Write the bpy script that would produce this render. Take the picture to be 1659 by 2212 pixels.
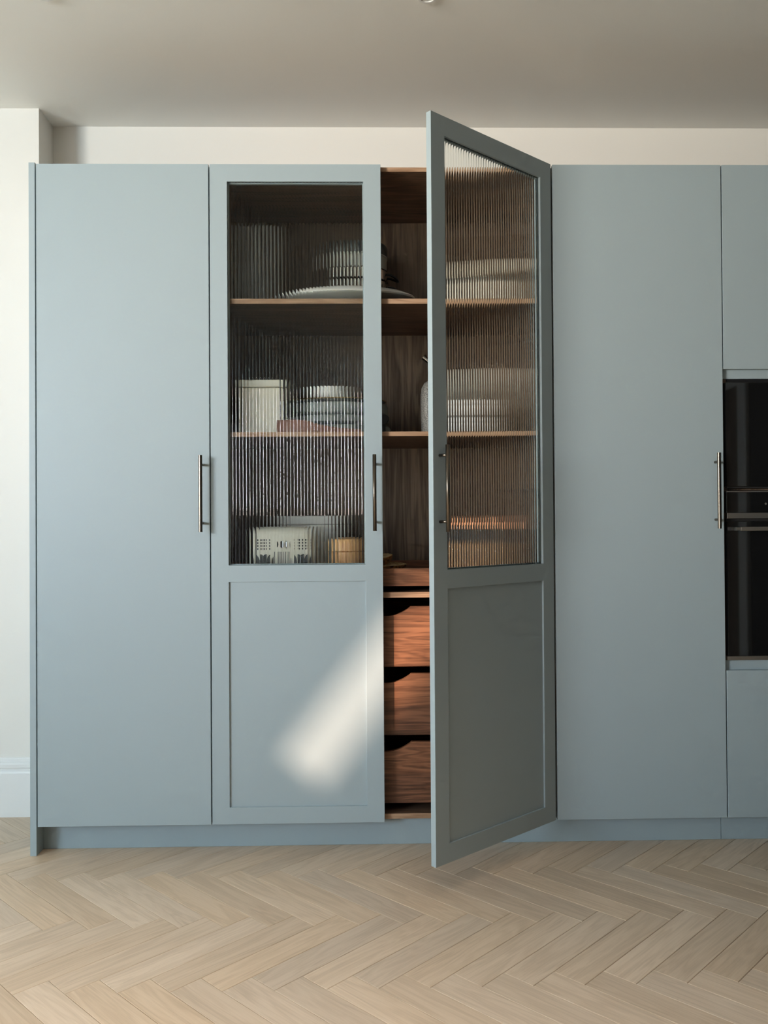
import bpy, bmesh, math, random
from mathutils import Matrix, Vector

for o in list(bpy.data.objects):
    bpy.data.objects.remove(o, do_unlink=True)
scene = bpy.context.scene
C = scene.collection
random.seed(7)
PI = math.pi

# ------------------------------------------------------------------ camera
cam_data = bpy.data.cameras.new('camera')
cam = bpy.data.objects.new('camera', cam_data)
C.objects.link(cam)
cam_data.sensor_fit = 'HORIZONTAL'
cam_data.sensor_width = 36.0
cam_data.lens = 1847.05 / 1659.0 * 36.0
cam_data.clip_start = 0.05
_r = Vector((0.99977, -0.02029, -0.00659))
_u = Vector((0.00640, -0.00959, 0.99993))
_f = Vector((0.02035, 0.99975, 0.00946))
cam.matrix_world = Matrix((
    (_r.x, _u.x, -_f.x, 1.14217),
    (_r.y, _u.y, -_f.y, -2.97979),
    (_r.z, _u.z, -_f.z, 1.14991),
    (0, 0, 0, 1)))
scene.camera = cam

# ------------------------------------------------------------------ world, sun, window light, added fill
world = bpy.data.worlds.new('sky')
scene.world = world
world.use_nodes = True
world.node_tree.nodes['Background'].inputs['Color'].default_value = (0.55, 0.72, 1.0, 1)
world.node_tree.nodes['Background'].inputs['Strength'].default_value = 1.0

SUN_A, SUN_E = math.radians(41), math.radians(10)
sun_d = Vector((math.sin(SUN_A) * math.cos(SUN_E), math.cos(SUN_A) * math.cos(SUN_E), -math.sin(SUN_E)))
sun = bpy.data.lights.new('sun', 'SUN')
sun.energy = 6.0
sun.color = (1.0, 0.71, 0.54)
sun.angle = math.radians(0.75)
sun_o = bpy.data.objects.new('sun', sun)
C.objects.link(sun_o)
sun_o.rotation_euler = sun_d.to_track_quat('-Z', 'Y').to_euler()


def area_light(name, loc, direction, sx, sy, power, color, spread=180):
    l = bpy.data.lights.new(name, 'AREA')
    l.shape = 'RECTANGLE'
    l.size, l.size_y = sx, sy
    l.energy = power
    l.color = color
    l.spread = math.radians(spread)
    o = bpy.data.objects.new(name, l)
    C.objects.link(o)
    o.location = loc
    o.rotation_euler = Vector(direction).to_track_quat('-Z', 'Y').to_euler()
    return o


# daylight entering by the tall window in the left wall: broad sky light, a level shaft, and the
# warm glow thrown up from the sunlit terrace outside
area_light('window_sky', (-4.33, -5.15, 1.97), (0.66, 0.72, 0.47), 1.75, 1.52, 190, (0.60, 0.83, 1.0), 150)
area_light('window_level_shaft', (-4.33, -5.15, 1.97), (0.69, 0.72, -0.060), 1.75, 1.52, 4.2, (0.50, 0.62, 1.0), 28)
area_light('window_terrace_glow', (-4.33, -5.15, 1.97), (0.73, 0.68, 0.028), 1.75, 1.52, 14.5, (1.0, 0.76, 0.47), 32)
# added frontal fill lamp at the rear wall
area_light('rear_fill_light', (-2.6, -7.9, 1.4), (0.2, 1, 0.0), 2.4, 2.1, 24, (0.84, 0.87, 1.0), 120)
# added overhead fill lamp to brighten the floor and, by bounce, the ceiling
area_light('overhead_fill_light', (0.5, -2.2, 2.765), (0, 0, -1), 2.4, 1.4, 23, (1.0, 0.88, 0.78), 84)

scene.view_settings.view_transform = 'Standard'
scene.view_settings.look = 'None'
scene.view_settings.exposure = 0.09
scene.view_settings.gamma = 1.0
scene.view_settings.use_curve_mapping = False
scene.cycles.use_denoising = True
scene.cycles.use_light_tree = False
scene.cycles.use_adaptive_sampling = True
scene.cycles.adaptive_threshold = 0.07
scene.cycles.adaptive_min_samples = 16
scene.cycles.max_bounces = 10
scene.cycles.diffuse_bounces = 5
scene.cycles.glossy_bounces = 3
scene.cycles.transmission_bounces = 8
scene.cycles.transparent_max_bounces = 12
scene.cycles.sample_clamp_indirect = 0.0
scene.cycles.caustics_refractive = True
scene.cycles.caustics_reflective = False


# ------------------------------------------------------------------ materials
def new_mat(name):
    m = bpy.data.materials.new(name)
    m.use_nodes = True
    nt = m.node_tree
    return m, nt, nt.nodes['Principled BSDF']


def N(nt, t, **kw):
    n = nt.nodes.new(t)
    for k, v in kw.items():
        setattr(n, k, v)
    return n


def add_bump(nt, b, scale, strength, dist=0.001, coord='Object', detail=3):
    tc = N(nt, 'ShaderNodeTexCoord')
    no = N(nt, 'ShaderNodeTexNoise')
    no.inputs['Scale'].default_value = scale
    no.inputs['Detail'].default_value = detail
    bp = N(nt, 'ShaderNodeBump')
    bp.inputs['Strength'].default_value = strength
    bp.inputs['Distance'].default_value = dist
    nt.links.new(tc.outputs[coord], no.inputs['Vector'])
    nt.links.new(no.outputs['Fac'], bp.inputs['Height'])
    nt.links.new(bp.outputs['Normal'], b.inputs['Normal'])


def plain(name, col, rough=0.5, metal=0.0, spec=0.5, bump=None, coat=0.0, mottled=0.0):
    m, nt, b = new_mat(name)
    b.inputs['Base Color'].default_value = (*col, 1)
    b.inputs['Roughness'].default_value = rough
    b.inputs['Metallic'].default_value = metal
    b.inputs['Specular IOR Level'].default_value = spec
    b.inputs['Coat Weight'].default_value = coat
    if mottled:
        tc = N(nt, 'ShaderNodeTexCoord')
        no = N(nt, 'ShaderNodeTexNoise')
        no.inputs['Scale'].default_value = 2.2
        no.inputs['Detail'].default_value = 1
        mx = N(nt, 'ShaderNodeMix', data_type='RGBA')
        mx.inputs['A'].default_value = (*[c * (1 - mottled) for c in col], 1)
        mx.inputs['B'].default_value = (*[min(1, c * (1 + mottled)) for c in col], 1)
        nt.links.new(tc.outputs['Object'], no.inputs['Vector'])
        nt.links.new(no.outputs['Fac'], mx.inputs['Factor'])
        nt.links.new(mx.outputs['Result'], b.inputs['Base Color'])
    if bump:
        add_bump(nt, b, *bump)
    return m


def wood(name, axis, dark, mid, light, rough=0.45, freq=1.0, seed=0.0, use_uv=False, tone=0.0, bump=0.15):
    """grain running along one axis; dark/mid/light linear colours"""
    m, nt, b = new_mat(name)
    L = nt.links.new
    tc = N(nt, 'ShaderNodeTexCoord')
    oi = N(nt, 'ShaderNodeObjectInfo')
    mul = N(nt, 'ShaderNodeMath', operation='MULTIPLY')
    L(oi.outputs['Random'], mul.inputs[0]); mul.inputs[1].default_value = 31.7
    addv = N(nt, 'ShaderNodeVectorMath', operation='ADD')
    cmb = N(nt, 'ShaderNodeCombineXYZ')
    for i in range(3):
        L(mul.outputs[0], cmb.inputs[i])
    L(tc.outputs['UV' if use_uv else 'Object'], addv.inputs[0]); L(cmb.outputs[0], addv.inputs[1])
    off = N(nt, 'ShaderNodeVectorMath', operation='ADD')
    off.inputs[1].default_value = (seed, seed * 1.7, seed * 0.3)
    L(addv.outputs[0], off.inputs[0])

    def mapped(along, across):
        mp = N(nt, 'ShaderNodeMapping')
        s = [across] * 3
        s['XYZ'.index(axis)] = along
        mp.inputs['Scale'].default_value = s
        L(off.outputs[0], mp.inputs['Vector'])
        return mp
    m1 = mapped(0.9 * freq, 9 * freq)
    big = N(nt, 'ShaderNodeTexNoise')
    big.inputs['Scale'].default_value = 1.3
    big.inputs['Detail'].default_value = 4
    big.inputs['Distortion'].default_value = 0.7
    L(m1.outputs[0], big.inputs['Vector'])
    # growth rings: contour lines of the large noise
    ring = N(nt, 'ShaderNodeMath', operation='MULTIPLY'); ring.inputs[1].default_value = 46.0
    L(big.outputs['Fac'], ring.inputs[0])
    sn = N(nt, 'ShaderNodeMath', operation='SINE'); L(ring.outputs[0], sn.inputs[0])
    half = N(nt, 'ShaderNodeMath', operation='MULTIPLY_ADD'); half.inputs[1].default_value = 0.5; half.inputs[2].default_value = 0.5
    L(sn.outputs[0], half.inputs[0])
    m2 = mapped(5 * freq, 170 * freq)
    fine = N(nt, 'ShaderNodeTexNoise')
    fine.inputs['Scale'].default_value = 1.0
    fine.inputs['Detail'].default_value = 4
    L(m2.outputs[0], fine.inputs['Vector'])
    a1 = N(nt, 'ShaderNodeMath', operation='MULTIPLY_ADD'); a1.inputs[1].default_value = 0.30
    L(half.outputs[0], a1.inputs[0])
    a2 = N(nt, 'ShaderNodeMath', operation='MULTIPLY_ADD'); a2.inputs[1].default_value = 0.80; a2.inputs[2].default_value = -0.33
    L(fine.outputs['Fac'], a2.inputs[0])
    L(a2.outputs[0], a1.inputs[2])
    a3 = N(nt, 'ShaderNodeMath', operation='MULTIPLY_ADD'); a3.inputs[1].default_value = 0.75
    L(big.outputs['Fac'], a3.inputs[0]); L(a1.outputs[0], a3.inputs[2])
    cr = N(nt, 'ShaderNodeValToRGB')
    cr.color_ramp.elements[0].position = 0.25; cr.color_ramp.elements[0].color = (*dark, 1)
    cr.color_ramp.elements[1].position = 0.85; cr.color_ramp.elements[1].color = (*light, 1)
    e = cr.color_ramp.elements.new(0.55); e.color = (*mid, 1)
    L(a3.outputs[0], cr.inputs['Fac'])
    last = cr.outputs['Color']
    if tone:
        # every board its own tone
        sep = N(nt, 'ShaderNodeSeparateXYZ'); L(tc.outputs['UV'], sep.inputs[0])
        dv = N(nt, 'ShaderNodeMath', operation='DIVIDE'); dv.inputs[1].default_value = 10.0; L(sep.outputs['X'], dv.inputs[0])
        fl = N(nt, 'ShaderNodeMath', operation='FLOOR'); L(dv.outputs[0], fl.inputs[0])
        ad = N(nt, 'ShaderNodeMath', operation='ADD'); L(fl.outputs[0], ad.inputs[0]); L(mul.outputs[0], ad.inputs[1])
        wn = N(nt, 'ShaderNodeTexWhiteNoise', noise_dimensions='1D'); L(ad.outputs[0], wn.inputs['W'])
        mr = N(nt, 'ShaderNodeMapRange'); mr.inputs['To Min'].default_value = 1 - tone; mr.inputs['To Max'].default_value = 1 + tone
        L(wn.outputs['Value'], mr.inputs['Value'])
        hs = N(nt, 'ShaderNodeHueSaturation'); L(last, hs.inputs['Color']); L(mr.outputs['Result'], hs.inputs['Value'])
        sp2 = N(nt, 'ShaderNodeSeparateColor'); L(wn.outputs['Color'], sp2.inputs[0])
        mr2 = N(nt, 'ShaderNodeMapRange'); mr2.inputs['To Min'].default_value = 0.88; mr2.inputs['To Max'].default_value = 1.06
        L(sp2.outputs['Green'], mr2.inputs['Value']); L(mr2.outputs['Result'], hs.inputs['Saturation'])
        last = hs.outputs['Color']
    L(last, b.inputs['Base Color'])
    b.inputs['Roughness'].default_value = rough
    bp = N(nt, 'ShaderNodeBump'); bp.inputs['Strength'].default_value = bump; bp.inputs['Distance'].default_value = 0.0006
    L(fine.outputs['Fac'], bp.inputs['Height']); L(bp.outputs['Normal'], b.inputs['Normal'])
    return m


def glass_mat(name, col=(1, 1, 1), rough=0.0, ior=1.46, clear=0.0, soft=0.0, haze=0.0):
    """clear: share that passes straight; soft: share without mirror gloss; haze: share of white standing in for lit glints"""
    m = bpy.data.materials.new(name); m.use_nodes = True
    nt = m.node_tree
    nt.nodes.remove(nt.nodes['Principled BSDF'])
    out = nt.nodes['Material Output']
    g = N(nt, 'ShaderNodeBsdfGlass')
    g.inputs['Color'].default_value = (*col, 1); g.inputs['Roughness'].default_value = rough; g.inputs['IOR'].default_value = ior
    last = g.outputs[0]

    def mix(node, fac):
        nonlocal last
        mx = N(nt, 'ShaderNodeMixShader'); mx.inputs['Fac'].default_value = fac
        nt.links.new(last, mx.inputs[1]); nt.links.new(node.outputs[0], mx.inputs[2])
        last = mx.outputs[0]
    if soft:
        r = N(nt, 'ShaderNodeBsdfRefraction'); r.inputs['Color'].default_value = (*col, 1); r.inputs['IOR'].default_value = ior
        r.inputs['Roughness'].default_value = rough
        mix(r, soft)
    if clear:
        t = N(nt, 'ShaderNodeBsdfTransparent'); t.inputs['Color'].default_value = (*col, 1)
        mix(t, clear)
    if haze:
        d = N(nt, 'ShaderNodeBsdfDiffuse'); d.inputs['Color'].default_value = (0.8, 0.8, 0.78, 1)
        mix(d, haze)
    nt.links.new(last, out.inputs['Surface'])
    return m


M = {}
M['blue'] = plain('blue_grey_paint', (0.355, 0.43, 0.455), 0.42, spec=0.4, mottled=0.012)
M['wall'] = plain('cream_wall_paint', (0.83, 0.80, 0.74), 0.85, spec=0.2, mottled=0.008)
M['darkwall'] = plain('low_bounce_wall', (0.046, 0.047, 0.047), 0.8, spec=0.2, mottled=0.03)  # unseen walls made near-black to cut bounced light
M['ceil'] = plain('white_ceiling_paint', (0.92, 0.91, 0.87), 0.9, spec=0.15, mottled=0.008)
M['trimwhite'] = plain('white_satin_trim', (0.82, 0.82, 0.80), 0.4, mottled=0.006)
WD, WM, WL = (0.085, 0.033, 0.015), (0.190, 0.076, 0.035), (0.31, 0.130, 0.062)
M['walnut_x'] = wood('walnut_grain_across', 'X', WD, WM, WL, 0.42, 1.7, 3.1)
M['walnut_low'] = wood('walnut_darker_board', 'X', (0.050, 0.020, 0.010), (0.118, 0.048, 0.024), (0.215, 0.092, 0.046), 0.42, 1.3, 12.7)
M['walnut_z'] = wood('walnut_grain_upright', 'Z', (0.080, 0.052, 0.034), (0.165, 0.113, 0.075), (0.255, 0.180, 0.124), 0.45, 1.0, 1.3)
M['walnut_shelf'] = wood('walnut_shelf_shaded', 'X', (0.055, 0.030, 0.018), (0.115, 0.066, 0.040), (0.185, 0.112, 0.070), 0.42, 1.0, 6.2)  # same walnut, darkened to paint in shade under shelves and top
M['walnut_edge'] = wood('walnut_edge_band', 'X', (0.24, 0.135, 0.075), (0.36, 0.215, 0.125), (0.47, 0.30, 0.185), 0.45, 1.6, 8.4)
M['oak'] = wood('pale_oak_plank', 'X', (0.55, 0.42, 0.295), (0.63, 0.485, 0.345), (0.69, 0.54, 0.395), 0.45, 1.5, 0.0, use_uv=True, tone=0.095, bump=0.12)
M['grout'] = plain('oak_joint', (0.22, 0.165, 0.115), 0.9, mottled=0.05)
M['bronze'] = plain('brushed_bronze', (0.175, 0.148, 0.118), 0.30, 1.0, bump=(700, 0.05, 0.0003))
M['fluted'] = glass_mat('fluted_glass', (0.97, 0.985, 0.975), 0.0, 1.48, soft=0.6)
M['clear'] = glass_mat('clear_glass', (0.97, 0.98, 0.98), 0.0, 1.45, clear=0.65, haze=0.04)
M['glint_haze'] = glass_mat('tumbler_glass', (0.97, 0.98, 0.98), 0.0, 1.45, clear=0.3, haze=0.38)  # white mixed into clear glass stands in for lit streaks
M['blackglass'] = plain('black_appliance_glass', (0.006, 0.006, 0.006), 0.03, spec=0.6, mottled=0.02)
M['steel'] = plain('brushed_steel', (0.62, 0.58, 0.53), 0.28, 1.0, bump=(600, 0.05, 0.0003))
M['chrome'] = plain('chrome', (0.85, 0.84, 0.82), 0.07, 1.0, mottled=0.01)
M['polished'] = plain('polished_pan_steel', (0.72, 0.71, 0.68), 0.16, 1.0, mottled=0.03)
M['black'] = plain('black_plastic', (0.012, 0.012, 0.013), 0.35, mottled=0.05)
M['white'] = plain('white_ceramic', (0.88, 0.87, 0.83), 0.2, mottled=0.01)
M['cream'] = plain('cream_enamel', (0.74, 0.71, 0.60), 0.3, mottled=0.01)
M['ivory'] = plain('ivory_stoneware', (0.66, 0.60, 0.48), 0.3, mottled=0.03)
M['greygreen'] = plain('grey_green_stoneware', (0.20, 0.225, 0.205), 0.35, mottled=0.05)
M['brass'] = plain('brass_rim', (0.75, 0.55, 0.25), 0.25, 1.0, mottled=0.02)
M['rust'] = plain('rust_brown_leather', (0.23, 0.115, 0.08), 0.6, bump=(300, 0.2, 0.0006), mottled=0.08)
M['darkgrey'] = plain('dark_grey_enamel', (0.07, 0.075, 0.07), 0.3, mottled=0.05)
M['lightgrey'] = plain('light_grey_enamel', (0.42, 0.43, 0.39), 0.3, mottled=0.03)
M['honey'] = wood('honey_wood', 'Z', (0.40, 0.19, 0.06), (0.62, 0.33, 0.13), (0.75, 0.45, 0.20), 0.4, 1.2, 5.0)
M['copper'] = plain('copper', (0.80, 0.36, 0.19), 0.42, 1.0, mottled=0.03)
M['amber'] = plain('brown_dry_contents', (0.62, 0.31, 0.12), 0.6, bump=(120, 0.6, 0.003), mottled=0.2)
M['shadowgap'] = plain('painted_gap_shade', (0.015, 0.014, 0.013), 0.8, mottled=0.02)  # near-black paints in the shade behind door gaps and in recesses
M['opaque_white'] = plain('opaque_white_cloth', (0.75, 0.75, 0.72), 0.9, mottled=0.02)


def speckle(name, c0, c1, scale, lo, hi, rough=0.6, bump=0.5):
    m, nt, b = new_mat(name)
    tc = N(nt, 'ShaderNodeTexCoord')
    no = N(nt, 'ShaderNodeTexNoise'); no.inputs['Scale'].default_value = scale; no.inputs['Detail'].default_value = 3
    cr = N(nt, 'ShaderNodeValToRGB')
    cr.color_ramp.elements[0].position = lo; cr.color_ramp.elements[0].color = (*c0, 1)
    cr.color_ramp.elements[1].position = hi; cr.color_ramp.elements[1].color = (*c1, 1)
    nt.links.new(tc.outputs['Object'], no.inputs['Vector']); nt.links.new(no.outputs['Fac'], cr.inputs['Fac'])
    nt.links.new(cr.outputs['Color'], b.inputs['Base Color'])
    bp = N(nt, 'ShaderNodeBump'); bp.inputs['Strength'].default_value = bump; bp.inputs['Distance'].default_value = 0.002
    nt.links.new(no.outputs['Fac'], bp.inputs['Height']); nt.links.new(bp.outputs['Normal'], b.inputs['Normal'])
    b.inputs['Roughness'].default_value = rough
    return m


M['speck'] = speckle('speckled_grey_stoneware', (0.20, 0.20, 0.17), (0.42, 0.42, 0.37), 260, 0.4, 0.6, 0.4, 0.1)
M['bark'] = speckle('rough_bark', (0.09, 0.035, 0.012), (0.38, 0.17, 0.05), 90, 0.35, 0.65, 0.9, 1.0)
M['slicetop'] = speckle('sawn_pale_wood', (0.30, 0.19, 0.08), (0.62, 0.46, 0.24), 160, 0.38, 0.6, 0.8, 0.6)


def mesh_fabric():
    m, nt, b = new_mat('perforated_grey_mesh')
    tc = N(nt, 'ShaderNodeTexCoord')
    v = N(nt, 'ShaderNodeTexVoronoi'); v.inputs['Scale'].default_value = 330; v.inputs['Randomness'].default_value = 0.25
    cr = N(nt, 'ShaderNodeValToRGB')
    cr.color_ramp.elements[0].position = 0.25; cr.color_ramp.elements[0].color = (0.44, 0.43, 0.38, 1)
    cr.color_ramp.elements[1].position = 0.55; cr.color_ramp.elements[1].color = (0.035, 0.035, 0.03, 1)
    nt.links.new(tc.outputs['Object'], v.inputs['Vector']); nt.links.new(v.outputs['Distance'], cr.inputs['Fac'])
    nt.links.new(cr.outputs['Color'], b.inputs['Base Color'])
    b.inputs['Roughness'].default_value = 0.6
    return m


M['fabric'] = mesh_fabric()


# ------------------------------------------------------------------ mesh helpers
def box(bm, x0, x1, y0, y1, z0, z1):
    v = [bm.verts.new(p) for p in ((x0, y0, z0), (x1, y0, z0), (x1, y1, z0), (x0, y1, z0), (x0, y0, z1), (x1, y0, z1), (x1, y1, z1), (x0, y1, z1))]
    for f in ((3, 2, 1, 0), (4, 5, 6, 7), (0, 1, 5, 4), (1, 2, 6, 5), (2, 3, 7, 6), (3, 0, 4, 7)):
        bm.faces.new([v[i] for i in f])
    return bm


def bx(x0, x1, y0, y1, z0, z1):
    return box(bmesh.new(), x0, x1, y0, y1, z0, z1)


def plate(xs, zs, holes, y0, y1):
    """a board in the xz plane with rectangular holes, one clean closed mesh"""
    bm = bmesh.new()
    nx, nz = len(xs) - 1, len(zs) - 1
    solid = lambda i, j: 0 <= i < nx and 0 <= j < nz and (i, j) not in holes
    cache = {}

    def V(i, j, k):
        if (i, j, k) not in cache:
            cache[(i, j, k)] = bm.verts.new((xs[i], (y0, y1)[k], zs[j]))
        return cache[(i, j, k)]
    for i in range(nx):
        for j in range(nz):
            if not solid(i, j):
                continue
            bm.faces.new((V(i, j, 0), V(i + 1, j, 0), V(i + 1, j + 1, 0), V(i, j + 1, 0)))
            bm.faces.new((V(i, j + 1, 1), V(i + 1, j + 1, 1), V(i + 1, j, 1), V(i, j, 1)))
            if not solid(i - 1, j):
                bm.faces.new((V(i, j, 1), V(i, j, 0), V(i, j + 1, 0), V(i, j + 1, 1)))
            if not solid(i + 1, j):
                bm.faces.new((V(i + 1, j, 0), V(i + 1, j, 1), V(i + 1, j + 1, 1), V(i + 1, j + 1, 0)))
            if not solid(i, j - 1):
                bm.faces.new((V(i, j, 1), V(i + 1, j, 1), V(i + 1, j, 0), V(i, j, 0)))
            if not solid(i, j + 1):
                bm.faces.new((V(i, j + 1, 0), V(i + 1, j + 1, 0), V(i + 1, j + 1, 1), V(i, j + 1, 1)))
    return bm


def prism(pts, y0, y1):
    """polygon given in (x, z), extruded along y"""
    bm = bmesh.new()
    a = [bm.verts.new((x, y0, z)) for x, z in pts]
    b = [bm.verts.new((x, y1, z)) for x, z in pts]
    bm.faces.new(a); bm.faces.new(b[::-1])
    n = len(pts)
    for i in range(n):
        bm.faces.new((a[(i + 1) % n], a[i], b[i], b[(i + 1) % n]))
    bmesh.ops.recalc_face_normals(bm, faces=bm.faces)
    return bm


def lathe(profile, seg=40, sx=1.0, sy=1.0, at=(0, 0, 0), bm=None):
    """profile of (r, z); r = 0 closes"""
    bm = bm or bmesh.new()
    rings = []
    for r, z in profile:
        if r <= 1e-6:
            rings.append([bm.verts.new((at[0], at[1], at[2] + z))])
        else:
            rings.append([bm.verts.new((at[0] + r * sx * math.cos(2 * PI * k / seg), at[1] + r * sy * math.sin(2 * PI * k / seg), at[2] + z)) for k in range(seg)])
    for A, B in zip(rings, rings[1:]):
        for k in range(seg):
            k2 = (k + 1) % seg
            if len(A) == 1 and len(B) == 1:
                continue
            if len(A) == 1:
                bm.faces.new((A[0], B[k2], B[k]))
            elif len(B) == 1:
                bm.faces.new((A[k], A[k2], B[0]))
            else:
                bm.faces.new((A[k], A[k2], B[k2], B[k]))
    bmesh.ops.recalc_face_normals(bm, faces=bm.faces)
    return bm


def tube(bm, p0, p1, r, seg=16):
    p0, p1 = Vector(p0), Vector(p1)
    d = (p1 - p0).normalized()
    a = d.orthogonal().normalized(); b = d.cross(a)
    R0 = [bm.verts.new(p0 + (a * math.cos(2 * PI * k / seg) + b * math.sin(2 * PI * k / seg)) * r) for k in range(seg)]
    R1 = [bm.verts.new(p1 + (a * math.cos(2 * PI * k / seg) + b * math.sin(2 * PI * k / seg)) * r) for k in range(seg)]
    bm.faces.new(R0[::-1]); bm.faces.new(R1)
    for k in range(seg):
        bm.faces.new((R0[k], R0[(k + 1) % seg], R1[(k + 1) % seg], R1[k]))
    return bm


def sweep(bm, pts, r, seg=10):
    pts = [Vector(p) for p in pts]
    rings = []
    ref = None
    for i, p in enumerate(pts):
        d = (pts[min(i + 1, len(pts) - 1)] - pts[max(i - 1, 0)]).normalized()
        if ref is None:
            ref = d.orthogonal().normalized()
        a = (ref - d * ref.dot(d)).normalized(); ref = a
        b = d.cross(a)
        rings.append([bm.verts.new(p + (a * math.cos(2 * PI * k / seg) + b * math.sin(2 * PI * k / seg)) * r) for k in range(seg)])
    for A, B in zip(rings, rings[1:]):
        for k in range(seg):
            bm.faces.new((A[k], A[(k + 1) % seg], B[(k + 1) % seg], B[k]))
    bm.faces.new(rings[0][::-1]); bm.faces.new(rings[-1])
    bmesh.ops.recalc_face_normals(bm, faces=bm.faces)
    return bm


def rbox(x0, x1, y0, y1, z0, z1, r, seg=3):
    bm = bx(x0, x1, y0, y1, z0, z1)
    bmesh.ops.bevel(bm, geom=bm.edges[:], offset=r, segments=seg, profile=0.5, affect='EDGES')
    return bm


def world_of(o):
    m = o.matrix_basis.copy()
    return world_of(o.parent) @ m if o.parent else m


def obj(name, bm, mat, parent=None, smooth=False, bevel=0.0, local=False, sharp=35):
    """link a bmesh as ONE mesh object; coordinates are world ones unless local"""
    if parent is not None and not local:
        bmesh.ops.transform(bm, matrix=world_of(parent).inverted(), verts=bm.verts)
    if smooth:
        for f in bm.faces:
            f.smooth = True
        for e in bm.edges:
            if len(e.link_faces) == 2 and e.calc_face_angle(0) > math.radians(sharp):
                e.smooth = False
    me = bpy.data.meshes.new(name)
    bm.to_mesh(me); bm.free()
    me.materials.append(M[mat])
    o = bpy.data.objects.new(name, me)
    C.objects.link(o)
    o.parent = parent
    if bevel:
        b = o.modifiers.new('bevel', 'BEVEL')
        b.width = bevel; b.segments = 2; b.limit_method = 'ANGLE'; b.angle_limit = math.radians(40)
        b.harden_normals = False
    return o


def tag(o, label, cat, group=None):
    o['label'] = label
    o['category'] = cat
    if group:
        o['group'] = group
    return o


def thing(name, label, cat, loc=(0, 0, 0), group=None):
    o = bpy.data.objects.new(name, None)
    C.objects.link(o)
    o.location = loc
    o.empty_display_size = 0.05
    return tag(o, label, cat, group)


def part_empty(name, loc, parent, rz=0.0):
    o = bpy.data.objects.new(name, None)
    C.objects.link(o)
    o.parent = parent
    o.location = loc
    o.rotation_euler = (0, 0, rz)
    return o


def struct(name, bm, mat, parent=None, **kw):
    o = obj(name, bm, mat, parent, **kw)
    if parent is None:
        o['kind'] = 'structure'
    return o


# ------------------------------------------------------------------ the room
ZC, YB, YL, XJ = 2.787, 0.569, 0.414, -0.144
X0, X1, Y0 = -5.0, 3.7, -8.0
struct('ceiling', bx(X0 - .1, X1 + .1, Y0 - .1, YB + .1, ZC, ZC + .1), 'ceil')
struct('wall_back', bx(XJ - 0.05, X1 + .1, YB, YB + .1, 0, ZC), 'wall')
struct('wall_alcove', bx(X0 - .1, XJ, YL, YB + .1, 0, ZC), 'wall')
struct('wall_right', bx(X1, X1 + .1, Y0, YB, 0, ZC), 'darkwall')
struct('wall_rear', bx(X0 - .1, X1 + .1, Y0 - .1, Y0, 0, ZC), 'darkwall')
# left wall with an opening added for the sun patch (board drawn in yz, built as xz then turned)
wl = plate([Y0, -7.75, -6.45, YL], [0, 1.62, 2.76, ZC], {(1, 1)}, 0.0, 0.1)
for v in wl.verts:
    x, y, z = v.co
    v.co = (X0 - y, x, z)
bmesh.ops.recalc_face_normals(wl, faces=wl.faces)
struct('wall_left', wl, 'wall')

# skirting board on the short wall left of the cupboards: moulded profile
prof = [(0, 0), (-0.018, 0), (-0.018, 0.170), (-0.016, 0.176), (-0.0115, 0.180), (-0.0115, 0.186), (-0.0155, 0.192), (-0.016, 0.204), (-0.011, 0.211), (-0.007, 0.213), (-0.007, 0.224), (-0.005, 0.228), (0, 0.228)]
bb = bmesh.new()
a = [bb.verts.new((X0, YL + y, z)) for y, z in prof]
b = [bb.verts.new((XJ, YL + y, z)) for y, z in prof]
for i in range(len(prof) - 1):
    bb.faces.new((a[i], b[i], b[i + 1], a[i + 1]))
bb.faces.new(b); bb.faces.new(a[::-1])
bmesh.ops.recalc_face_normals(bb, faces=bb.faces)
struct('baseboard_alcove', bb, 'trimwhite')

# left window gives the daylight; roof and rear ones go with added fill lamps
w1 = plate([-6.38, -6.28, -4.12, -4.02], [0.95, 1.05, 2.65, 2.75], {(1, 1)}, 0, 0.05)
for v in w1.verts:
    x, y, z = v.co
    v.co = (X0 + 0.051 - y, x, z)
bmesh.ops.recalc_face_normals(w1, faces=w1.faces)
w1 = struct('window_1', w1, 'trimwhite')
obj('pane', bx(X0 + .005, X0 + .012, -6.28, -4.12, 1.05, 2.65), 'opaque_white', w1)
obj('sill', bx(X0 + .001, X0 + .14, -6.40, -4.00, .920, .950), 'trimwhite', w1)
rl = plate([-0.8, -0.7, 1.7, 1.8], [-3.0, -2.9, -1.5, -1.4], {(1, 1)}, 0, 0.03)
for v in rl.verts:
    x, y, z = v.co
    v.co = (x, z, ZC - 0.0305 + y)
bmesh.ops.recalc_face_normals(rl, faces=rl.faces)
rl = struct('added_roof_window', rl, 'trimwhite')  # unseen frame added to go with the overhead fill lamp
obj('pane', bx(-0.7, 1.7, -2.9, -1.5, ZC - .012, ZC - .005), 'opaque_white', rl)
w3 = plate([-3.9, -3.8, -2.65, -2.55, -1.4, -1.3], [0.25, 0.35, 2.45, 2.55], {(1, 1), (3, 1)}, Y0 + 0.001, Y0 + 0.05)
w3 = struct('added_rear_window', w3, 'trimwhite')  # unseen frame added to go with the rear fill lamp
obj('pane', bx(-3.8, -2.65, Y0 + .005, Y0 + .012, .35, 2.45), 'opaque_white', w3)
obj('pane', bx(-2.55, -1.4, Y0 + .005, Y0 + .012, .35, 2.45), 'opaque_white', w3)
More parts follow.
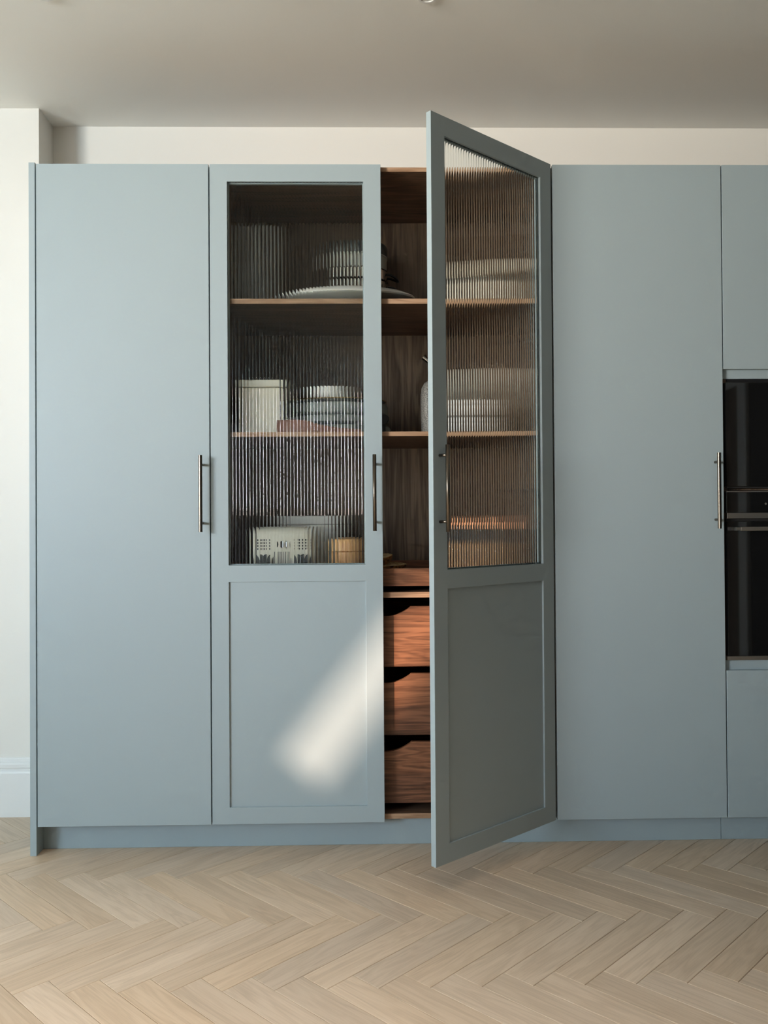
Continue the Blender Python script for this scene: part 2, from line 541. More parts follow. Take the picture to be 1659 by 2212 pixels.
# added unseen board, its slanting gap shaped to cast the sun patch
gap = [(-6.7181, 1.9055), (-6.8668, 1.8298), (-7.3854, 2.5271), (-7.3163, 2.7034)]
rect = [(-6.43, 1.60), (-7.77, 1.60), (-7.77, 2.78), (-6.43, 2.78)]
order = [gap[0], gap[1], gap[2], gap[3]]
wb = bmesh.new()
rv = [wb.verts.new((X0 + .006, y, z)) for y, z in rect]
gv = [wb.verts.new((X0 + .006, y, z)) for y, z in order]
for i in range(4):
    j = (i + 1) % 4
    wb.faces.new((rv[i], rv[j], gv[j], gv[i]))
ext = bmesh.ops.extrude_face_region(wb, geom=wb.faces[:])
bmesh.ops.translate(wb, vec=(-.004, 0, 0), verts=[g for g in ext['geom'] if isinstance(g, bmesh.types.BMVert)])
bmesh.ops.recalc_face_normals(wb, faces=wb.faces)
w2 = struct('sun_mask', wb, 'opaque_white')

# white doorway in the right wall, mirrored in the oven glass
d1 = plate([-3.75, -3.62, -2.80, -2.67], [0, 2.05, 2.18], {(1, 0)}, 0, 0.03)
for v in d1.verts:
    x, y, z = v.co
    v.co = (X1 - 0.03 + y, x, z)
bmesh.ops.recalc_face_normals(d1, faces=d1.faces)
d1 = struct('door_1', d1, 'trimwhite', bevel=0.006)
obj('door_leaf', bx(X1 - .012, X1 - .001, -3.62, -2.80, 0.005, 2.05), 'walnut_z', d1)

# ------------------------------------------------------------------ herringbone floor
PW, PL, PT = 0.0900, 0.4686, 0.014
SQ = math.sqrt(0.5)
floor = struct('floor', bx(X0, X1, Y0, YB, -0.05, -0.0015), 'grout')


def plank_bm():
    bm = bx(0.0005, PL - 0.0005, 0.0005, PW - 0.0005, -PT, 0)
    top = [e for e in bm.edges if all(abs(v.co.z) < 1e-6 for v in e.verts)]
    bmesh.ops.bevel(bm, geom=top, offset=0.0010, segments=1, affect='EDGES')
    return bm


def uv_plank(bm, du=0.0, mats=None):
    uv = bm.loops.layers.uv.verify()
    for f in bm.faces:
        for l in f.loops:
            l[uv].uv = (l.vert.co.x + du, l.vert.co.y + du * 0.37)
    return bm


pb = uv_plank(plank_bm(), 3.0)
pme = bpy.data.meshes.new('plank')
pb.to_mesh(pme)
pme.materials.append(M['oak'])
places = []
pitch = PW * math.sqrt(2)
for row in range(-2, 13):
    ya = -0.1435 - row * PL * math.sqrt(2)
    for k in range(-60, 60):
        tx = -0.0455 + k * pitch
        # '\' plank: starts at T - W*e, runs along (1,-1)
        q = (tx - PW * SQ, ya - PW * SQ)
        places.append((q[0], q[1], -PI / 4))
        # '/' plank: corner T + W*d1, runs along (1,1)
        q2 = (tx + PW * SQ, ya - PW * SQ)
        places.append((q2[0], q2[1], PI / 4))
inside = []
for x, y, a in places:
    cx = x + math.cos(a) * PL / 2 - math.sin(a) * PW / 2
    cy = y + math.sin(a) * PL / 2 + math.cos(a) * PW / 2
    m = 0.20
    if X0 - m < cx < X1 + m and Y0 - m < cy < YL + 0.18:
        inside.append((math.hypot((cx - 1.15) * 0.55, cy + 0.65), x, y, a))
inside.sort()
for i, (d, x, y, a) in enumerate(inside[:290]):
    o = bpy.data.objects.new('plank', pme)
    C.objects.link(o)
    o.parent = floor
    o.location = (x, y, 0)
    o.rotation_euler = (0, 0, a)
rest = bmesh.new()
ruv = rest.loops.layers.uv.verify()
for i, (d, x, y, a) in enumerate(inside[290:]):
    mt = Matrix.Translation((x, y, 0)) @ Matrix.Rotation(a, 4, 'Z')
    vs = {v.index: rest.verts.new(mt @ v.co) for v in pb.verts}
    for f in pb.faces:
        nf = rest.faces.new([vs[v.index] for v in f.verts])
        for l, s in zip(nf.loops, f.loops):
            l[ruv].uv = (s.vert.co.x + 10.0 * i + 3, s.vert.co.y + 0.61 * i)
pb.free()
so = obj('far_planks', rest, 'oak', floor)
so['kind'] = 'stuff'

# ------------------------------------------------------------------ doors
ZB, ZT = 0.100, 2.395
DH = ZT - ZB
DT = 0.0200


def handle_bm(x, zc, y0=0.0):
    """T-bar handle on a door front, local door coordinates"""
    bm = bmesh.new()
    tube(bm, (x, y0 - 0.034, zc - 0.132), (x, y0 - 0.034, zc + 0.132), 0.0066, 20)
    for s in (-1, 1):
        tube(bm, (x, y0 + 0.0005, zc + s * 0.101), (x, y0 - 0.034, zc + s * 0.101), 0.0046, 14)
    return bm


HZ = 1.2448 - ZB


def plain_door(parent, x0, x1, z0, z1, handle_x=None, name='door', y=0.0):
    d = obj(name, bx(x0, x1, y, y + DT, z0, z1), 'blue', parent, bevel=0.0009)
    if handle_x is not None:
        hb = handle_bm(handle_x, HZ + ZB)
        obj('handle', hb, 'bronze', d, smooth=True)
    return d


def fluted(x0, x1, z0, z1, y0, th, n):
    """reeded pane: round reeds on the front, flat back; closed mesh, local coordinates"""
    bm = bmesh.new()
    p = (x1 - x0) / n
    S = 12
    ang = math.radians(29)
    R = p / 2 / math.sin(ang)
    prof = []
    for i in range(n):
        for k in range(S):
            t = -1 + 2 * k / S
            xx = t * p / 2
            h = math.sqrt(R * R - xx * xx) - R * math.cos(ang)
            prof.append((x0 + p * (i + 0.5) + xx, -h, k == 0))
    prof.append((x1, 0.0, True))
    f0 = [bm.verts.new((x, y0 + h, z0)) for x, h, c in prof]
    f1 = [bm.verts.new((x, y0 + h, z1)) for x, h, c in prof]
    for i in range(len(prof) - 1):
        f = bm.faces.new((f0[i], f0[i + 1], f1[i + 1], f1[i]))
        f.smooth = True
    b = [bm.verts.new(q) for q in ((x0, y0 + th, z0), (x1, y0 + th, z0), (x1, y0 + th, z1), (x0, y0 + th, z1))]
    bm.faces.new(b[::-1])
    bm.faces.new([f0[0], f1[0], b[3], b[0]]); bm.faces.new([f1[-1], f0[-1], b[1], b[2]])
    bm.faces.new(f0[::-1] + [b[0], b[1]]); bm.faces.new(f1 + [b[2], b[3]])
    bmesh.ops.recalc_face_normals(bm, faces=bm.faces)
    bm.edges.ensure_lookup_table()
    cusp = {v for v, q in zip(f0 + f1, prof + prof) if q[2]}
    for e in bm.edges:
        if all(v in cusp for v in e.verts) or any(not f.smooth for f in e.link_faces):
            e.smooth = False
    return bm


# frame lines measured from the photograph, above the door's foot
SW = 0.0605
G0, G1, P0, P1 = 0.996 - ZB, 2.334 - ZB, 0.158 - ZB, 0.938 - ZB
DW = 0.5961


def glazed_door(parent, name_loc, rz, xa, xb, handle_x):
    """glazed shaker door; local x from xa to xb, front at y = 0"""
    d = obj('door', plate([xa, xa + SW, xb - SW, xb], [0, P0, P1, G0, G1, DH], {(1, 1), (1, 3)}, 0, DT), 'blue', parent, local=True, bevel=0.0009)
    d.location = name_loc
    d.rotation_euler = (0, 0, rz)
    # inner panel, set back
    obj('door_panel', bx(xa + SW - .004, xb - SW + .004, 0.0065, 0.0150, P0 - .004, P1 + .004), 'blue', d, local=True)
    # rebate bead round the glass, two small steps
    obj('glazing_bead', plate([xa + SW - .002, xa + SW + .0045, xb - SW - .0045, xb - SW + .002], [G0 - .002, G0 + .0045, G1 - .0045, G1 + .002], {(1, 1)}, 0.0148, DT + .004), 'blue', d, local=True)
    obj('glass_pane', fluted(xa + SW + .0005, xb - SW - .0005, G0 + .0005, G1 - .0005, 0.0092, 0.0052, 40), 'fluted', d, local=True)
    obj('handle', handle_bm(handle_x, HZ), 'bronze', d, smooth=True, local=True)
    return d


# ------------------------------------------------------------------ left tall cupboard
ep = obj('end_panel', bx(-0.0235, -0.0018, 0.0, 0.56, 0, 2.3995), 'blue', bevel=0.0009)
tag(ep, 'narrow blue-grey end panel reaching the floor at the far left of the cupboards', 'panel')

c1 = thing('tall_cupboard', 'tall plain blue-grey cupboard door at the left end, handle on its right edge', 'cupboard', (0.3, 0.0, ZB), 'flat tall cupboards')
obj('body', bx(0.0035, 0.5985, 0.0235, 0.56, ZB, ZT - .002), 'shadowgap', c1)
plain_door(c1, 0.0022, 0.5979, ZB, ZT, 0.5724)

# ------------------------------------------------------------------ walnut double cupboard with glazed doors
c2 = thing('glazed_cupboard', 'walnut-lined double cupboard with fluted glass doors, right door standing open', 'cupboard', (1.2, 0.0, ZB))
XA, XB = 0.6015, 1.7985
YF, YBK = 0.0235, 0.552
PT2 = 0.018
obj('side_panel', bx(XA, XA + PT2, YF, YBK, ZB + .004, 2.394), 'walnut_z', c2, bevel=0.0006)
obj('side_panel', bx(XB - PT2, XB, YF, YBK, ZB + .004, 2.394), 'walnut_z', c2, bevel=0.0006)


def board(name, z0, z1, parent=c2, y0=YF, edge=True):
    o = obj(name, bx(XA + PT2, XB - PT2, y0 + 0.0012, YBK, z0, z1), 'walnut_shelf', parent)
    obj('edge_band', bx(XA + PT2, XB - PT2, y0, y0 + 0.0014, z0, z1), 'walnut_edge', o, bevel=0.0004)
    return o


board('top_panel', 2.379, 2.394)
board('shelf', 1.9125, 1.9300, y0=0.025)
board('shelf', 1.4450, 1.4613, y0=0.025)
board('shelf', 0.8770, 0.8962, y0=0.025)
board('bottom_panel', 0.1038, 0.1216)
obj('back_panel', bx(XA + PT2, XB - PT2, YBK - .004, YBK + .006, ZB + .006, 2.393), 'walnut_z', c2)

DX0, DX1 = XA + PT2 + .013, XB - PT2 - .013
YD = 0.044


def scoop_front(z0, z1, seam):
    """drawer front of two boards; the upper one has a scooped finger pull"""
    n = 18
    hw, dp = 0.0965, 0.0345
    R = (hw * hw + dp * dp) / (2 * dp)
    pts = [(DX0, seam), (DX1, seam), (DX1, z1)]
    for k in range(n + 1):
        x = hw - 2 * hw * k / n
        pts.append((1.2 + x, z1 - (math.sqrt(max(R * R - x * x, 0)) - (R - dp))))
    pts.append((DX0, z1))
    return prism(pts, YD, YD + 0.016), bx(DX0, DX1, YD, YD + 0.016, z0, seam)


for n_, (z0, z1, seam) in enumerate(((0.6325, 0.8440, 0.756), (0.3913, 0.6075, 0.4935), (0.1522, 0.3665, 0.2555))):
    up, low = scoop_front(z0, z1, seam)
    dr = part_empty('drawer', (0, YD, z0 - ZB), c2)
    obj('drawer_board', up, 'walnut_x', dr)
    obj('drawer_board', low, 'walnut_low' if n_ else 'walnut_x', dr)
    b_ = bmesh.new()
    box(b_, DX0, DX0 + .014, YD + .016, .52, z0 + .01, z1 - .012)
    box(b_, DX1 - .014, DX1, YD + .016, .52, z0 + .01, z1 - .012)
    box(b_, DX0 + .014, DX1 - .014, .506, .52, z0 + .01, z1 - .012)
    box(b_, DX0 + .014, DX1 - .014, YD + .016, .506, z0 + .01, z0 + .02)
    obj('drawer_box', b_, 'walnut_x', dr)
# shallow open tray
tr = part_empty('tray_drawer', (0, YD, 0.9164 - ZB), c2)
obj('tray_front', bx(DX0, DX1, YD, YD + .016, .9164, .9785), 'walnut_x', tr, bevel=.0006)
b_ = bmesh.new()
box(b_, DX0, DX0 + .014, YD + .016, .52, .918, .9785)
box(b_, DX1 - .014, DX1, YD + .016, .52, .918, .9785)
box(b_, DX0 + .014, DX1 - .014, .506, .52, .918, .985)
obj('tray_side', b_, 'walnut_x', tr)
obj('tray_floor', bx(DX0 + .014, DX1 - .014, YD + .016, .506, .918, .928), 'walnut_x', tr)
TRAY = 0.928

glazed_door(c2, (0.6021 - 1.2, 0.0, 0.0), 0.0, 0.0, DW, 1.1702 - 0.6021)
TH = math.radians(41.1)
glazed_door(c2, (1.7985 - 1.2 - 0.004 * math.cos(TH), -0.004 * math.sin(TH), 0.0), TH, -0.5985, 0.0, -0.5985 + 0.0283)
# cup hinges on the right side panel
for z in (2.30, 1.785, 1.252, 0.40):
    hb = rbox(XB - PT2 - .010, XB - PT2, 0.045, 0.095, z - .008, z + .008, .002, 2)
    hg = obj('hinge', hb, 'chrome', c2)
    obj('hinge_arm', rbox(XB - PT2 - .026, XB - PT2 - .004, .006, .060, z - .006, z + .006, .002, 2), 'chrome', hg)

# ------------------------------------------------------------------ right tall cupboard, appliance tower
c3 = thing('tall_cupboard', 'tall plain blue-grey cupboard door between the open glazed door and the ovens', 'cupboard', (2.1, 0.0, ZB), 'flat tall cupboards')
obj('body', bx(1.8015, 2.3985, 0.0235, 0.56, ZB, ZT - .002), 'shadowgap', c3)
plain_door(c3, 1.8021, 2.3979, ZB, ZT, 2.3682)

c4 = thing('appliance_tower', 'blue-grey housing at the right edge that holds the microwave and oven', 'cupboard', (2.7, 0.0, ZB))
XT0, XT1 = 2.4021, 2.9985
plain_door(c4, XT0, XT1, 1.6737, ZT, None, 'upper_door')
plain_door(c4, XT0, XT1, ZB, 0.6143, None, 'lower_door')
obj('filler_strip', bx(XT0 + .0035, XT1, 0.019, 0.035, 1.642, 1.680), 'blue', c4)
obj('filler_strip', bx(XT0 + .0035, XT1, 0.019, 0.035, .608, .6468), 'blue', c4)
b_ = bmesh.new()
box(b_, XT0 - .0006, XT0 + .0170, 0.0215, .56, ZB + .002, ZT - .002)
box(b_, XT1 - .017, XT1, 0.0235, .56, ZB + .002, ZT - .002)
box(b_, XT0 + .017, XT1 - .017, .545, .56, ZB + .002, ZT - .002)
box(b_, XT0 + .017, XT1 - .017, .04, .545, 1.248, 1.2535)
obj('body', b_, 'walnut_z', c4)

mw = thing('microwave', 'built-in black glass microwave above the oven at the right edge', 'microwave', (2.7, 0.0, 1.2535))
AX0, AX1 = 2.4065, 2.9935
obj('casing', bx(AX0 + .014, AX1 - .014, .022, .42, 1.2540, 1.640), 'black', mw)
obj('glass_door', rbox(AX0, AX1, -0.002, .020, 1.2600, 1.6262, .0012, 2), 'blackglass', mw)
obj('bottom_vent', bx(AX0 + .006, AX1 - .006, .008, .020, 1.2545, 1.2592), 'shadowgap', mw)

ov = thing('oven', 'built-in black glass oven with steel bar handle below the microwave', 'oven', (2.7, 0.0, 0.6475))
obj('casing', bx(AX0 + .014, AX1 - .014, .022, .545, .6475, 1.2455), 'black', ov)
cp = obj('control_panel', rbox(AX0, AX1, -0.002, .020, 1.1680, 1.2400, .0008, 1), 'blackglass', ov)
ring = bmesh.new()
ix, iz = 2.5450, 1.1985
pts = [(ix + .0030 * math.cos(2 * PI * k / 20), -0.0026, iz + .0030 * math.sin(2 * PI * k / 20)) for k in range(21)]
sweep(ring, pts, 0.0004, 6)
tube(ring, (ix, -0.0026, iz - .0008), (ix, -0.0026, iz + .0008), .0004, 6)
obj('control_symbol', ring, 'lightgrey', cp)
obj('top_trim', bx(AX0 - .001, AX1, -0.003, .021, 1.2402, 1.2440), 'steel', ov)
obj('steel_band', rbox(AX0 + .001, AX1, -0.004, .018, 1.1475, 1.1670, .001, 2), 'steel', ov)
obj('gap_shade_strip', bx(AX0 + .003, AX1 - .003, .008, .021, 1.1380, 1.1475), 'shadowgap', ov)  # solid strip painted near-black as the shade of a gap
dg = obj('oven_door', rbox(AX0 + .001, AX1, -0.002, .020, .6645, 1.1372, .0012, 2), 'blackglass', ov)
hb = rbox(AX0 + .030, AX1 - .030, -0.048, -0.036, 1.1045, 1.1180, .002, 2)
box(hb, AX0 + .014, AX0 + .0305, -0.048, -0.001, 1.1055, 1.1170)
box(hb, AX1 - .0305, AX1 - .014, -0.048, -0.001, 1.1055, 1.1170)
obj('oven_handle', hb, 'steel', dg)
obj('bottom_trim', bx(AX0, AX1, .004, .020, .6500, .6628), 'steel', ov)

# ------------------------------------------------------------------ plinths
YP = 0.065
pl1 = obj('plinth', bx(-0.0015, 2.4018, YP, YP + .016, 0.0003, .0995), 'blue', bevel=0.0006)
tag(pl1, 'long blue-grey plinth board under the three tall cupboards', 'plinth', 'plinth boards')
pl2 = obj('plinth', bx(2.4034, 3.0, YP, YP + .016, 0.0003, .0995), 'blue', bevel=0.0006)
tag(pl2, 'short blue-grey plinth board under the oven housing', 'plinth', 'plinth boards')

# ------------------------------------------------------------------ ceiling downlights
for x, lab in ((0.1535, 'round white ceiling downlight above the left cupboard'), (1.342, 'round white ceiling downlight above the open glazed door')):
    t = thing('downlight', lab, 'light', (x, -0.327, ZC), 'ceiling downlights')
    obj('bezel', lathe([(0, -.001), (.022, -.001), (.024, -.006), (.031, -.006), (.035, -.002), (.035, 0)], 40, at=(x, -0.327, ZC)), 'trimwhite', t, smooth=True)
    obj('lens', lathe([(0, -.0035), (.021, -.0035), (.0225, -.0015)], 32, at=(x, -0.327, ZC)), 'white', t, smooth=True)

# ------------------------------------------------------------------ things on the top shelf
S1, S2 = 1.9300, 1.4613


def vessel(profile_out, wall=0.003, seg=40, sx=1, sy=1, at=(0, 0, 0)):
    """open vessel from its outer profile, with a wall thickness"""
    inner = [(max(r - wall, 0.0006), z) for r, z in profile_out if z > wall * 1.5]
    prof = [(0, profile_out[0][1])] + list(profile_out) + inner[::-1] + [(0, profile_out[0][1] + wall)]
    return lathe(prof, seg, sx, sy, at)


for x, y, lab in ((0.660, .24, 'tall clear tumbler left of the carafe on the top shelf'), (0.768, .24, 'tall clear tumbler right of the carafe on the top shelf')):
    g = obj('glass_tumbler', vessel([(.026, 0), (.028, .01), (.033, .322)], .0022, 32, at=(x, y, S1)), 'glint_haze', smooth=True)
    tag(g, lab, 'glass', 'clear tumblers')
cf = obj('glass_carafe', vessel([(.042, 0), (.045, .012), (.045, .12), (.036, .175), (.021, .22), (.020, .33), (.026, .352)], .0025, 36, at=(.714, .30, S1)), 'glint_haze', smooth=True)
tag(cf, 'clear glass carafe standing taller than the two tumblers', 'carafe')

pk = thing('oval_platter', 'wide white oval platter in the middle of the top shelf', 'platter', (1.08, .166, S1))
obj('dome', lathe([(.243, .036), (.246, .038), (.240, .043), (.205, .056), (.150, .065), (.080, .069), (0, .070)], 56, 1.0, .50, (1.08, .166, S1)), 'white', pk, smooth=True)
obj('rim', lathe([(.10, 0), (.10, .003), (.236, .029), (.243, .033), (.243, .036), (.236, .036), (.10, .012)], 56, 1.0, .50, (1.08, .166, S1)), 'lightgrey', pk, smooth=True)

px, py = 1.127, .405


def loop(z, x0, reach, name, parent, drop=.02):
    b = bmesh.new()
    pts = []
    for k in range(15):
        t = PI * k / 14
        pts.append((x0 + reach * math.sin(t), py - .028 * math.cos(t), z - drop * (math.sin(t) ** 2)))
    sweep(b, pts, .0045, 10)
    return obj(name, b, 'black', parent, smooth=True)


pt = thing('saucepan', 'polished steel saucepan at the bottom of the stack behind the platter', 'saucepan', (px, py, S1), 'stacked pans')
obj('pan_body', vessel([(.092, 0), (.104, .012), (.106, .150), (.110, .153)], .002, 44, at=(px, py, S1)), 'polished', pt, smooth=True)
loop(S1 + .136, px + .104, .050, 'handle', pt)
pt = thing('saucepan', 'polished steel saucepan in the middle of the stack behind the platter', 'saucepan', (px, py, S1 + .1535), 'stacked pans')
obj('pan_body', vessel([(.096, 0), (.1035, .006), (.104, .042), (.107, .045)], .002, 44, at=(px, py, S1 + .1535)), 'polished', pt, smooth=True)
loop(S1 + .186, px + .102, .044, 'handle', pt)
zz = S1 + .199
pt = thing('lidded_pot', 'grey pot with a dark lid topping the stack of pans', 'pot', (px, py, zz))
obj('pot_body', lathe([(0, 0), (.098, 0), (.101, .004), (.101, .050), (.104, .053), (.104, .057), (0, .057)], 44, at=(px, py, zz)), 'lightgrey', pt, smooth=True)
obj('lid', lathe([(0, .0573), (.103, .0573), (.1045, .061), (.1045, .094), (.099, .102), (0, .104)], 44, at=(px, py, zz)), 'darkgrey', pt, smooth=True)

ca = obj('ivory_dish', vessel([(.125, 0), (.148, .012), (.158, .110), (.162, .124)], .006, 48, 1.0, .85, (1.600, .34, S1)), 'ivory', smooth=True)
tag(ca, 'ivory stoneware dish at the right of the top shelf', 'dish')
bo = thing('speckled_bowl', 'speckled grey bowl with cream inside, tilted in the ivory dish', 'bowl', (1.610, .345, S1 + .150))
bo.rotation_euler = (math.radians(28), math.radians(-7), 0)
obj('outside', lathe([(0, -.050), (.055, -.050), (.095, -.030), (.135, .012), (.150, .052)], 48), 'speck', bo, smooth=True, local=True)
obj('inside', lathe([(.150, .052), (.1465, .053), (.131, .014), (.092, -.026), (0, -.045)], 48), 'ivory', bo, smooth=True, local=True)
ut = obj('black_ladle', sweep(sweep(bmesh.new(), [(1.24, .45, S1 + .006), (1.33, .40, S1 + .052), (1.43, .36, S1 + .066)], .006), [(1.43, .36, S1 + .066), (1.445, .355, S1 + .070)], .010), 'black', smooth=True)
tag(ut, 'black utensil handle lying behind the white platter', 'utensil')

# ------------------------------------------------------------------ things on the middle shelf
cn = thing('canister', 'square cream canister with wire handle on the middle shelf', 'canister', (.762, .165, S2))
obj('body', rbox(.683, .842, .095, .240, S2, S2 + .168, .006), 'cream', cn)
ld = obj('lid', rbox(.680, .845, .092, .243, S2 + .1685, S2 + .196, .005), 'cream', cn)
w = bmesh.new()
sweep(w, [(.722 + .080 * k / 12, .165, S2 + .193 + .022 * math.sin(PI * k / 12)) for k in range(13)], .0018, 8)
obj('wire_handle', w, 'steel', ld, smooth=True)

zz = S2
for r, h, lab in ((.200, .040, 'bottom grey-green dish of the stack on the middle shelf'), (.196, .036, 'middle grey-green dish of the stack on the middle shelf'), (.190, .048, 'top grey-green dish of the stack under the brass-rimmed plate')):
    o = obj('stoneware_dish', lathe([(0, 0), (r * .88, 0), (r * .97, .006), (r, .012), (r, h - .006), (r * .985, h - .001), (0, h - .001)], 56, 1, .72, (1.035, .275, zz)), 'greygreen', smooth=True)
    tag(o, lab, 'dish', 'grey-green stoneware dishes')
    zz += h
pl = thing('rimmed_plate', 'thin pale plate with brass rim on the grey-green dishes', 'plate', (1.035, .275, zz))
obj('plate', lathe([(0, 0), (.12, 0), (.165, .006), (.183, .012), (.183, .014), (.160, .010), (0, .006)], 56, 1, .72, (1.035, .275, zz)), 'greygreen', pl, smooth=True)
rm = bmesh.new()
sweep(rm, [(1.035 + .184 * math.cos(2 * PI * k / 48), .275 + .184 * .72 * math.sin(2 * PI * k / 48), zz + .0135) for k in range(49)], .0022, 6)
obj('brass_rim', rm, 'brass', pl, smooth=True)
wbw = obj('white_bowl', vessel([(.045, 0), (.062, .008), (.074, .028), (.079, .052)], .004, 44, at=(1.010, .235, zz + .0065)), 'white', smooth=True)
tag(wbw, 'small white bowl resting on the brass-rimmed plate', 'bowl')

rc = thing('leather_case', 'low rust-brown wedge-shaped case at the front of the middle shelf', 'case', (.92, .057, S2))
pr = prism([(.826, S2), (1.130, S2), (1.130, S2 + .009), (1.05, S2 + .015), (.980, S2 + .026), (.935, S2 + .041), (.90, S2 + .045), (.832, S2 + .044), (.826, S2 + .038)], .034, .080)
obj('case_body', pr, 'rust', rc, bevel=.003)
obj('dark_tab', rbox(.860, .900, .037, .077, S2 + .0452, S2 + .053, .002, 2), 'darkgrey', rc)

kh = thing('black_stand', 'small black round-headed stand right of the grey-green dishes', 'stand', (1.196, .085, S2))
obj('stem', rbox(1.172, 1.2125, .074, .096, S2, S2 + .030, .004, 2), 'black', kh)
hd = prism([(1.160, S2 + .028), (1.206, S2 + .026), (1.216, S2 + .032), (1.2235, S2 + .044), (1.2245, S2 + .056), (1.219, S2 + .064), (1.208, S2 + .067), (1.160, S2 + .068)], .072, .098)
obj('head', hd, 'black', kh, bevel=.004)

sp = thing('mesh_speaker', 'rounded grey mesh speaker half hidden by the open door', 'speaker', (1.395, .15, S2))
obj('body', lathe([(0, .0), (.048, .0), (.052, .006), (.0545, .08), (.0540, .145), (.050, .172), (.040, .190), (.022, .200), (0, .202)], 48, 1, 1, (1.397, .15, S2)), 'fabric', sp, smooth=True)
obj('foot_ring', lathe([(.046, 0), (.0535, .001), (.0540, .005), (.047, .0055)], 48, at=(1.397, .15, S2)), 'darkgrey', sp, smooth=True)

ob = thing('oil_bottle', 'dark bottle with tilted chrome spout behind the mesh speaker', 'bottle', (1.410, .40, S2))
obj('body', lathe([(0, 0), (.036, 0), (.038, .006), (.038, .19), (.028, .225), (.014, .25), (.014, .285), (0, .287)], 36, at=(1.410, .40, S2)), 'darkgrey', ob, smooth=True)
w = bmesh.new()
tube(w, (1.410, .40, S2 + .285), (1.398, .40, S2 + .312), .0135, 16)
tube(w, (1.3985, .40, S2 + .311), (1.370, .398, S2 + .334), .0115, 18)
obj('spout', w, 'chrome', ob, smooth=True)

zz = S2
for r, h, lab in ((.098, .058, 'lower white ribbed bowl of the pair behind the open door'), (.098, .062, 'upper white ribbed bowl of the pair behind the open door')):
    o = obj('ribbed_bowl', vessel([(.072, 0), (.090, .008), (r - .003, .022), (r - .003, h - .020), (r, h - .016), (r - .002, h - .009), (r + .001, h)], .004, 48, at=(1.512, .185, zz)), 'white', smooth=True)
    tag(o, lab, 'bowl', 'white ribbed bowls')
    zz += h + .0005
cj = thing('cream_jar', 'tall cream stoneware jar with lid behind the white bowls', 'jar', (1.600, .40, S2))
obj('body', lathe([(0, 0), (.10, 0), (.108, .010), (.110, .060), (.110, .196), (.104, .206), (0, .206)], 48, at=(1.600, .40, S2)), 'cream', cj, smooth=True)
obj('lid', lathe([(0, .2065), (.098, .2065), (.101, .212), (.101, .262), (.094, .272), (0, .276)], 48, at=(1.600, .40, S2)), 'cream', cj, smooth=True)

# ------------------------------------------------------------------ things in the open tray
ra = thing('retro_radio', 'cream retro radio with two dark knobs in the tray behind the left glass door', 'radio', (.842, .14, TRAY))
obj('body', rbox(.730, .954, .075, .205, TRAY, TRAY + .200, .028, 5), 'cream', ra, smooth=True)
for x in (.775, .909):
    kb = lathe([(0, 0), (.024, 0), (.027, .004), (.025, .013), (0, .015)], 28)
    bmesh.ops.rotate(kb, verts=kb.verts, cent=(0, 0, 0), matrix=Matrix.Rotation(PI / 2, 3, 'X'))
    bmesh.ops.translate(kb, verts=kb.verts, vec=(x, .0755, TRAY + .076))
    obj('knob', kb, 'darkgrey', ra, smooth=True)
for sx in (-1, 1):
    for i in range(4):
        for j in range(3):
            x = .842 + sx * (.058 + j * .013)
            z = TRAY + .122 + i * .0105
            d_ = bmesh.new()
            tube(d_, (x, .0752, z), (x, .0735, z), .0036, 10)
            obj('button', d_, 'black', ra)
dl = bmesh.new()
tube(dl, (.842, .0752, TRAY + .138), (.842, .066, TRAY + .138), .012, 24)
obj('dial', dl, 'chrome', ra, smooth=True)
for i in range(5):
    s_ = bmesh.new()
    x = .820 + i * .011
    obj('grille_slot', box(s_, x - .0018, x + .0018, .0738, .0752, TRAY + .060, TRAY + .112), 'darkgrey', ra)

wbx = thing('storage_box', 'white lidded box behind the cream radio', 'box', (.95, .34, TRAY))
obj('body', rbox(.800, 1.030, .270, .410, TRAY, TRAY + .205, .006), 'white', wbx)
obj('lid', rbox(.797, 1.033, .267, .413, TRAY + .2055, TRAY + .240, .006), 'white', wbx)

hn = thing('honey_wood_jar', 'round honey-coloured wooden jar beside the cream radio', 'jar', (1.078, .13, TRAY))
obj('body', lathe([(0, 0), (.056, 0), (.060, .006), (.060, .108), (0, .108)], 40, at=(1.078, .13, TRAY)), 'honey', hn, smooth=True)
obj('lid', lathe([(0, .1085), (.058, .1085), (.062, .112), (.062, .142), (.054, .154), (.030, .160), (0, .162)], 40, at=(1.078, .13, TRAY)), 'honey', hn, smooth=True)


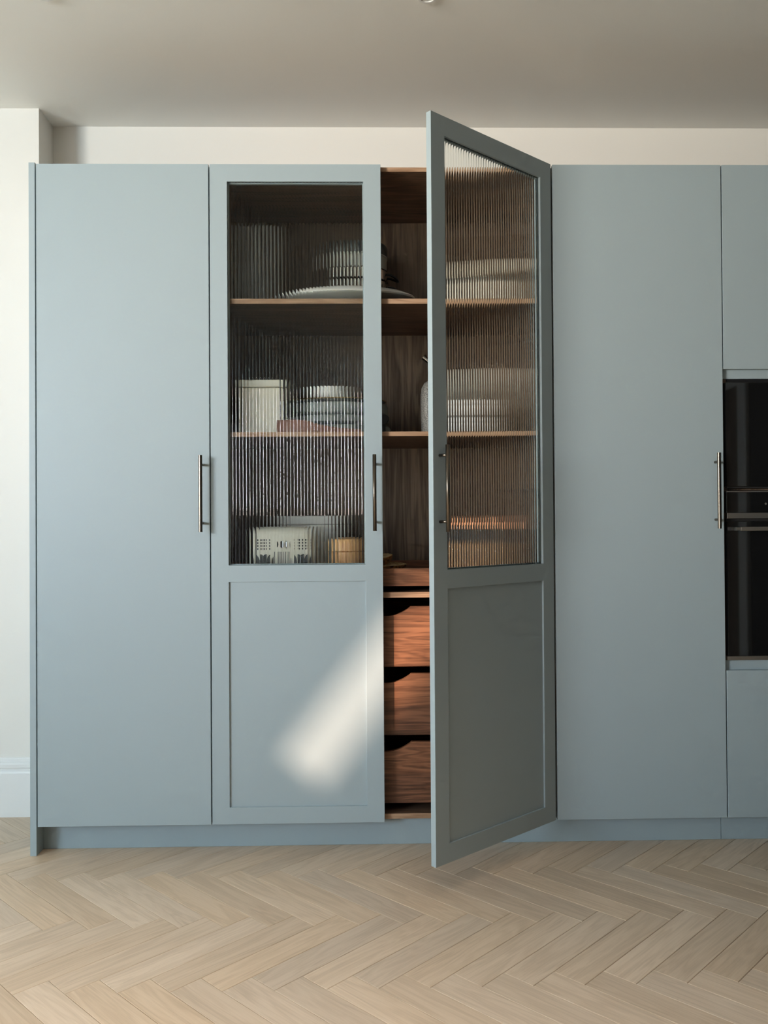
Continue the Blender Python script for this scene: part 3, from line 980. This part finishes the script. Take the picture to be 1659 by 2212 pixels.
def wood_slice(name, label, at, rx, ry, h, tilt, seed):
    rnd = random.Random(seed)
    t = thing(name, label, 'wood slice', at, 'bark-edged wood slices')
    t.rotation_euler = tilt
    n = 48
    jit = [1 + rnd.uniform(-.035, .035) for _ in range(n)]
    bm = bmesh.new()
    rings = []
    for s, z in ((.80, 0), (.90, h * .25), (.97, h * .65), (1.0, h)):
        rings.append([bm.verts.new((rx * s * jit[k] * math.cos(2 * PI * k / n), ry * s * jit[k] * math.sin(2 * PI * k / n), z)) for k in range(n)])
    for A, B in zip(rings, rings[1:]):
        for k in range(n):
            bm.faces.new((A[k], A[(k + 1) % n], B[(k + 1) % n], B[k]))
    bm.faces.new(rings[0][::-1])
    obj('bark_edge', bm, 'bark', t, local=True, smooth=True, sharp=60)
    bm = bmesh.new()
    vs = [bm.verts.new((rx * .999 * jit[k] * math.cos(2 * PI * k / n), ry * .999 * jit[k] * math.sin(2 * PI * k / n), h)) for k in range(n)]
    c_ = bm.verts.new((0, 0, h + .001))
    for k in range(n):
        bm.faces.new((vs[k], vs[(k + 1) % n], c_))
    obj('cut_face', bm, 'slicetop', t, local=True)
    return t


bk = obj('wooden_block', rbox(1.152, 1.300, .115, .270, TRAY, TRAY + .038, .004), 'walnut_x')
tag(bk, 'thick dark block under the bark-edged wood slices', 'block')
wood_slice('wood_slice', 'large flat bark-edged wood slice lying in the tray', (1.190, .175, TRAY + .0385), .100, .060, .022, (math.radians(5), 0, 0), 4)
wood_slice('wood_slice', 'small bark-edged wood slice perched on the larger one', (1.186, .165, TRAY + .0640), .052, .042, .026, (math.radians(10), math.radians(-6), 0), 9)

for x, y, r, h, lab in ((1.480, .17, .058, .232, 'copper-lidded glass jar nearest the open door\'s handle'), (1.612, .20, .060, .214, 'copper-lidded glass jar in the middle of the tray\'s right half'), (1.560, .38, .058, .238, 'copper-lidded glass jar at the back of the tray')):
    j = thing('storage_jar', lab, 'jar', (x, y, TRAY), 'copper-lidded jars')
    obj('jar_body', vessel([(r * .92, 0), (r, .008), (r, h * .72), (r * .86, h * .80), (r * .86, h * .86)], .003, 36, at=(x, y, TRAY)), 'clear', j, smooth=True)
    obj('contents', lathe([(0, .004), (r - .006, .004), (r - .005, .012), (r - .005, h * .62), (0, h * .64)], 36, at=(x, y, TRAY)), 'amber', j, smooth=True)
    obj('lid', lathe([(0, h * .862), (r * .90, h * .862), (r * .94, h * .875), (r * .94, h * .985), (r * .88, h), (0, h)], 36, at=(x, y, TRAY)), 'copper', j, smooth=True)
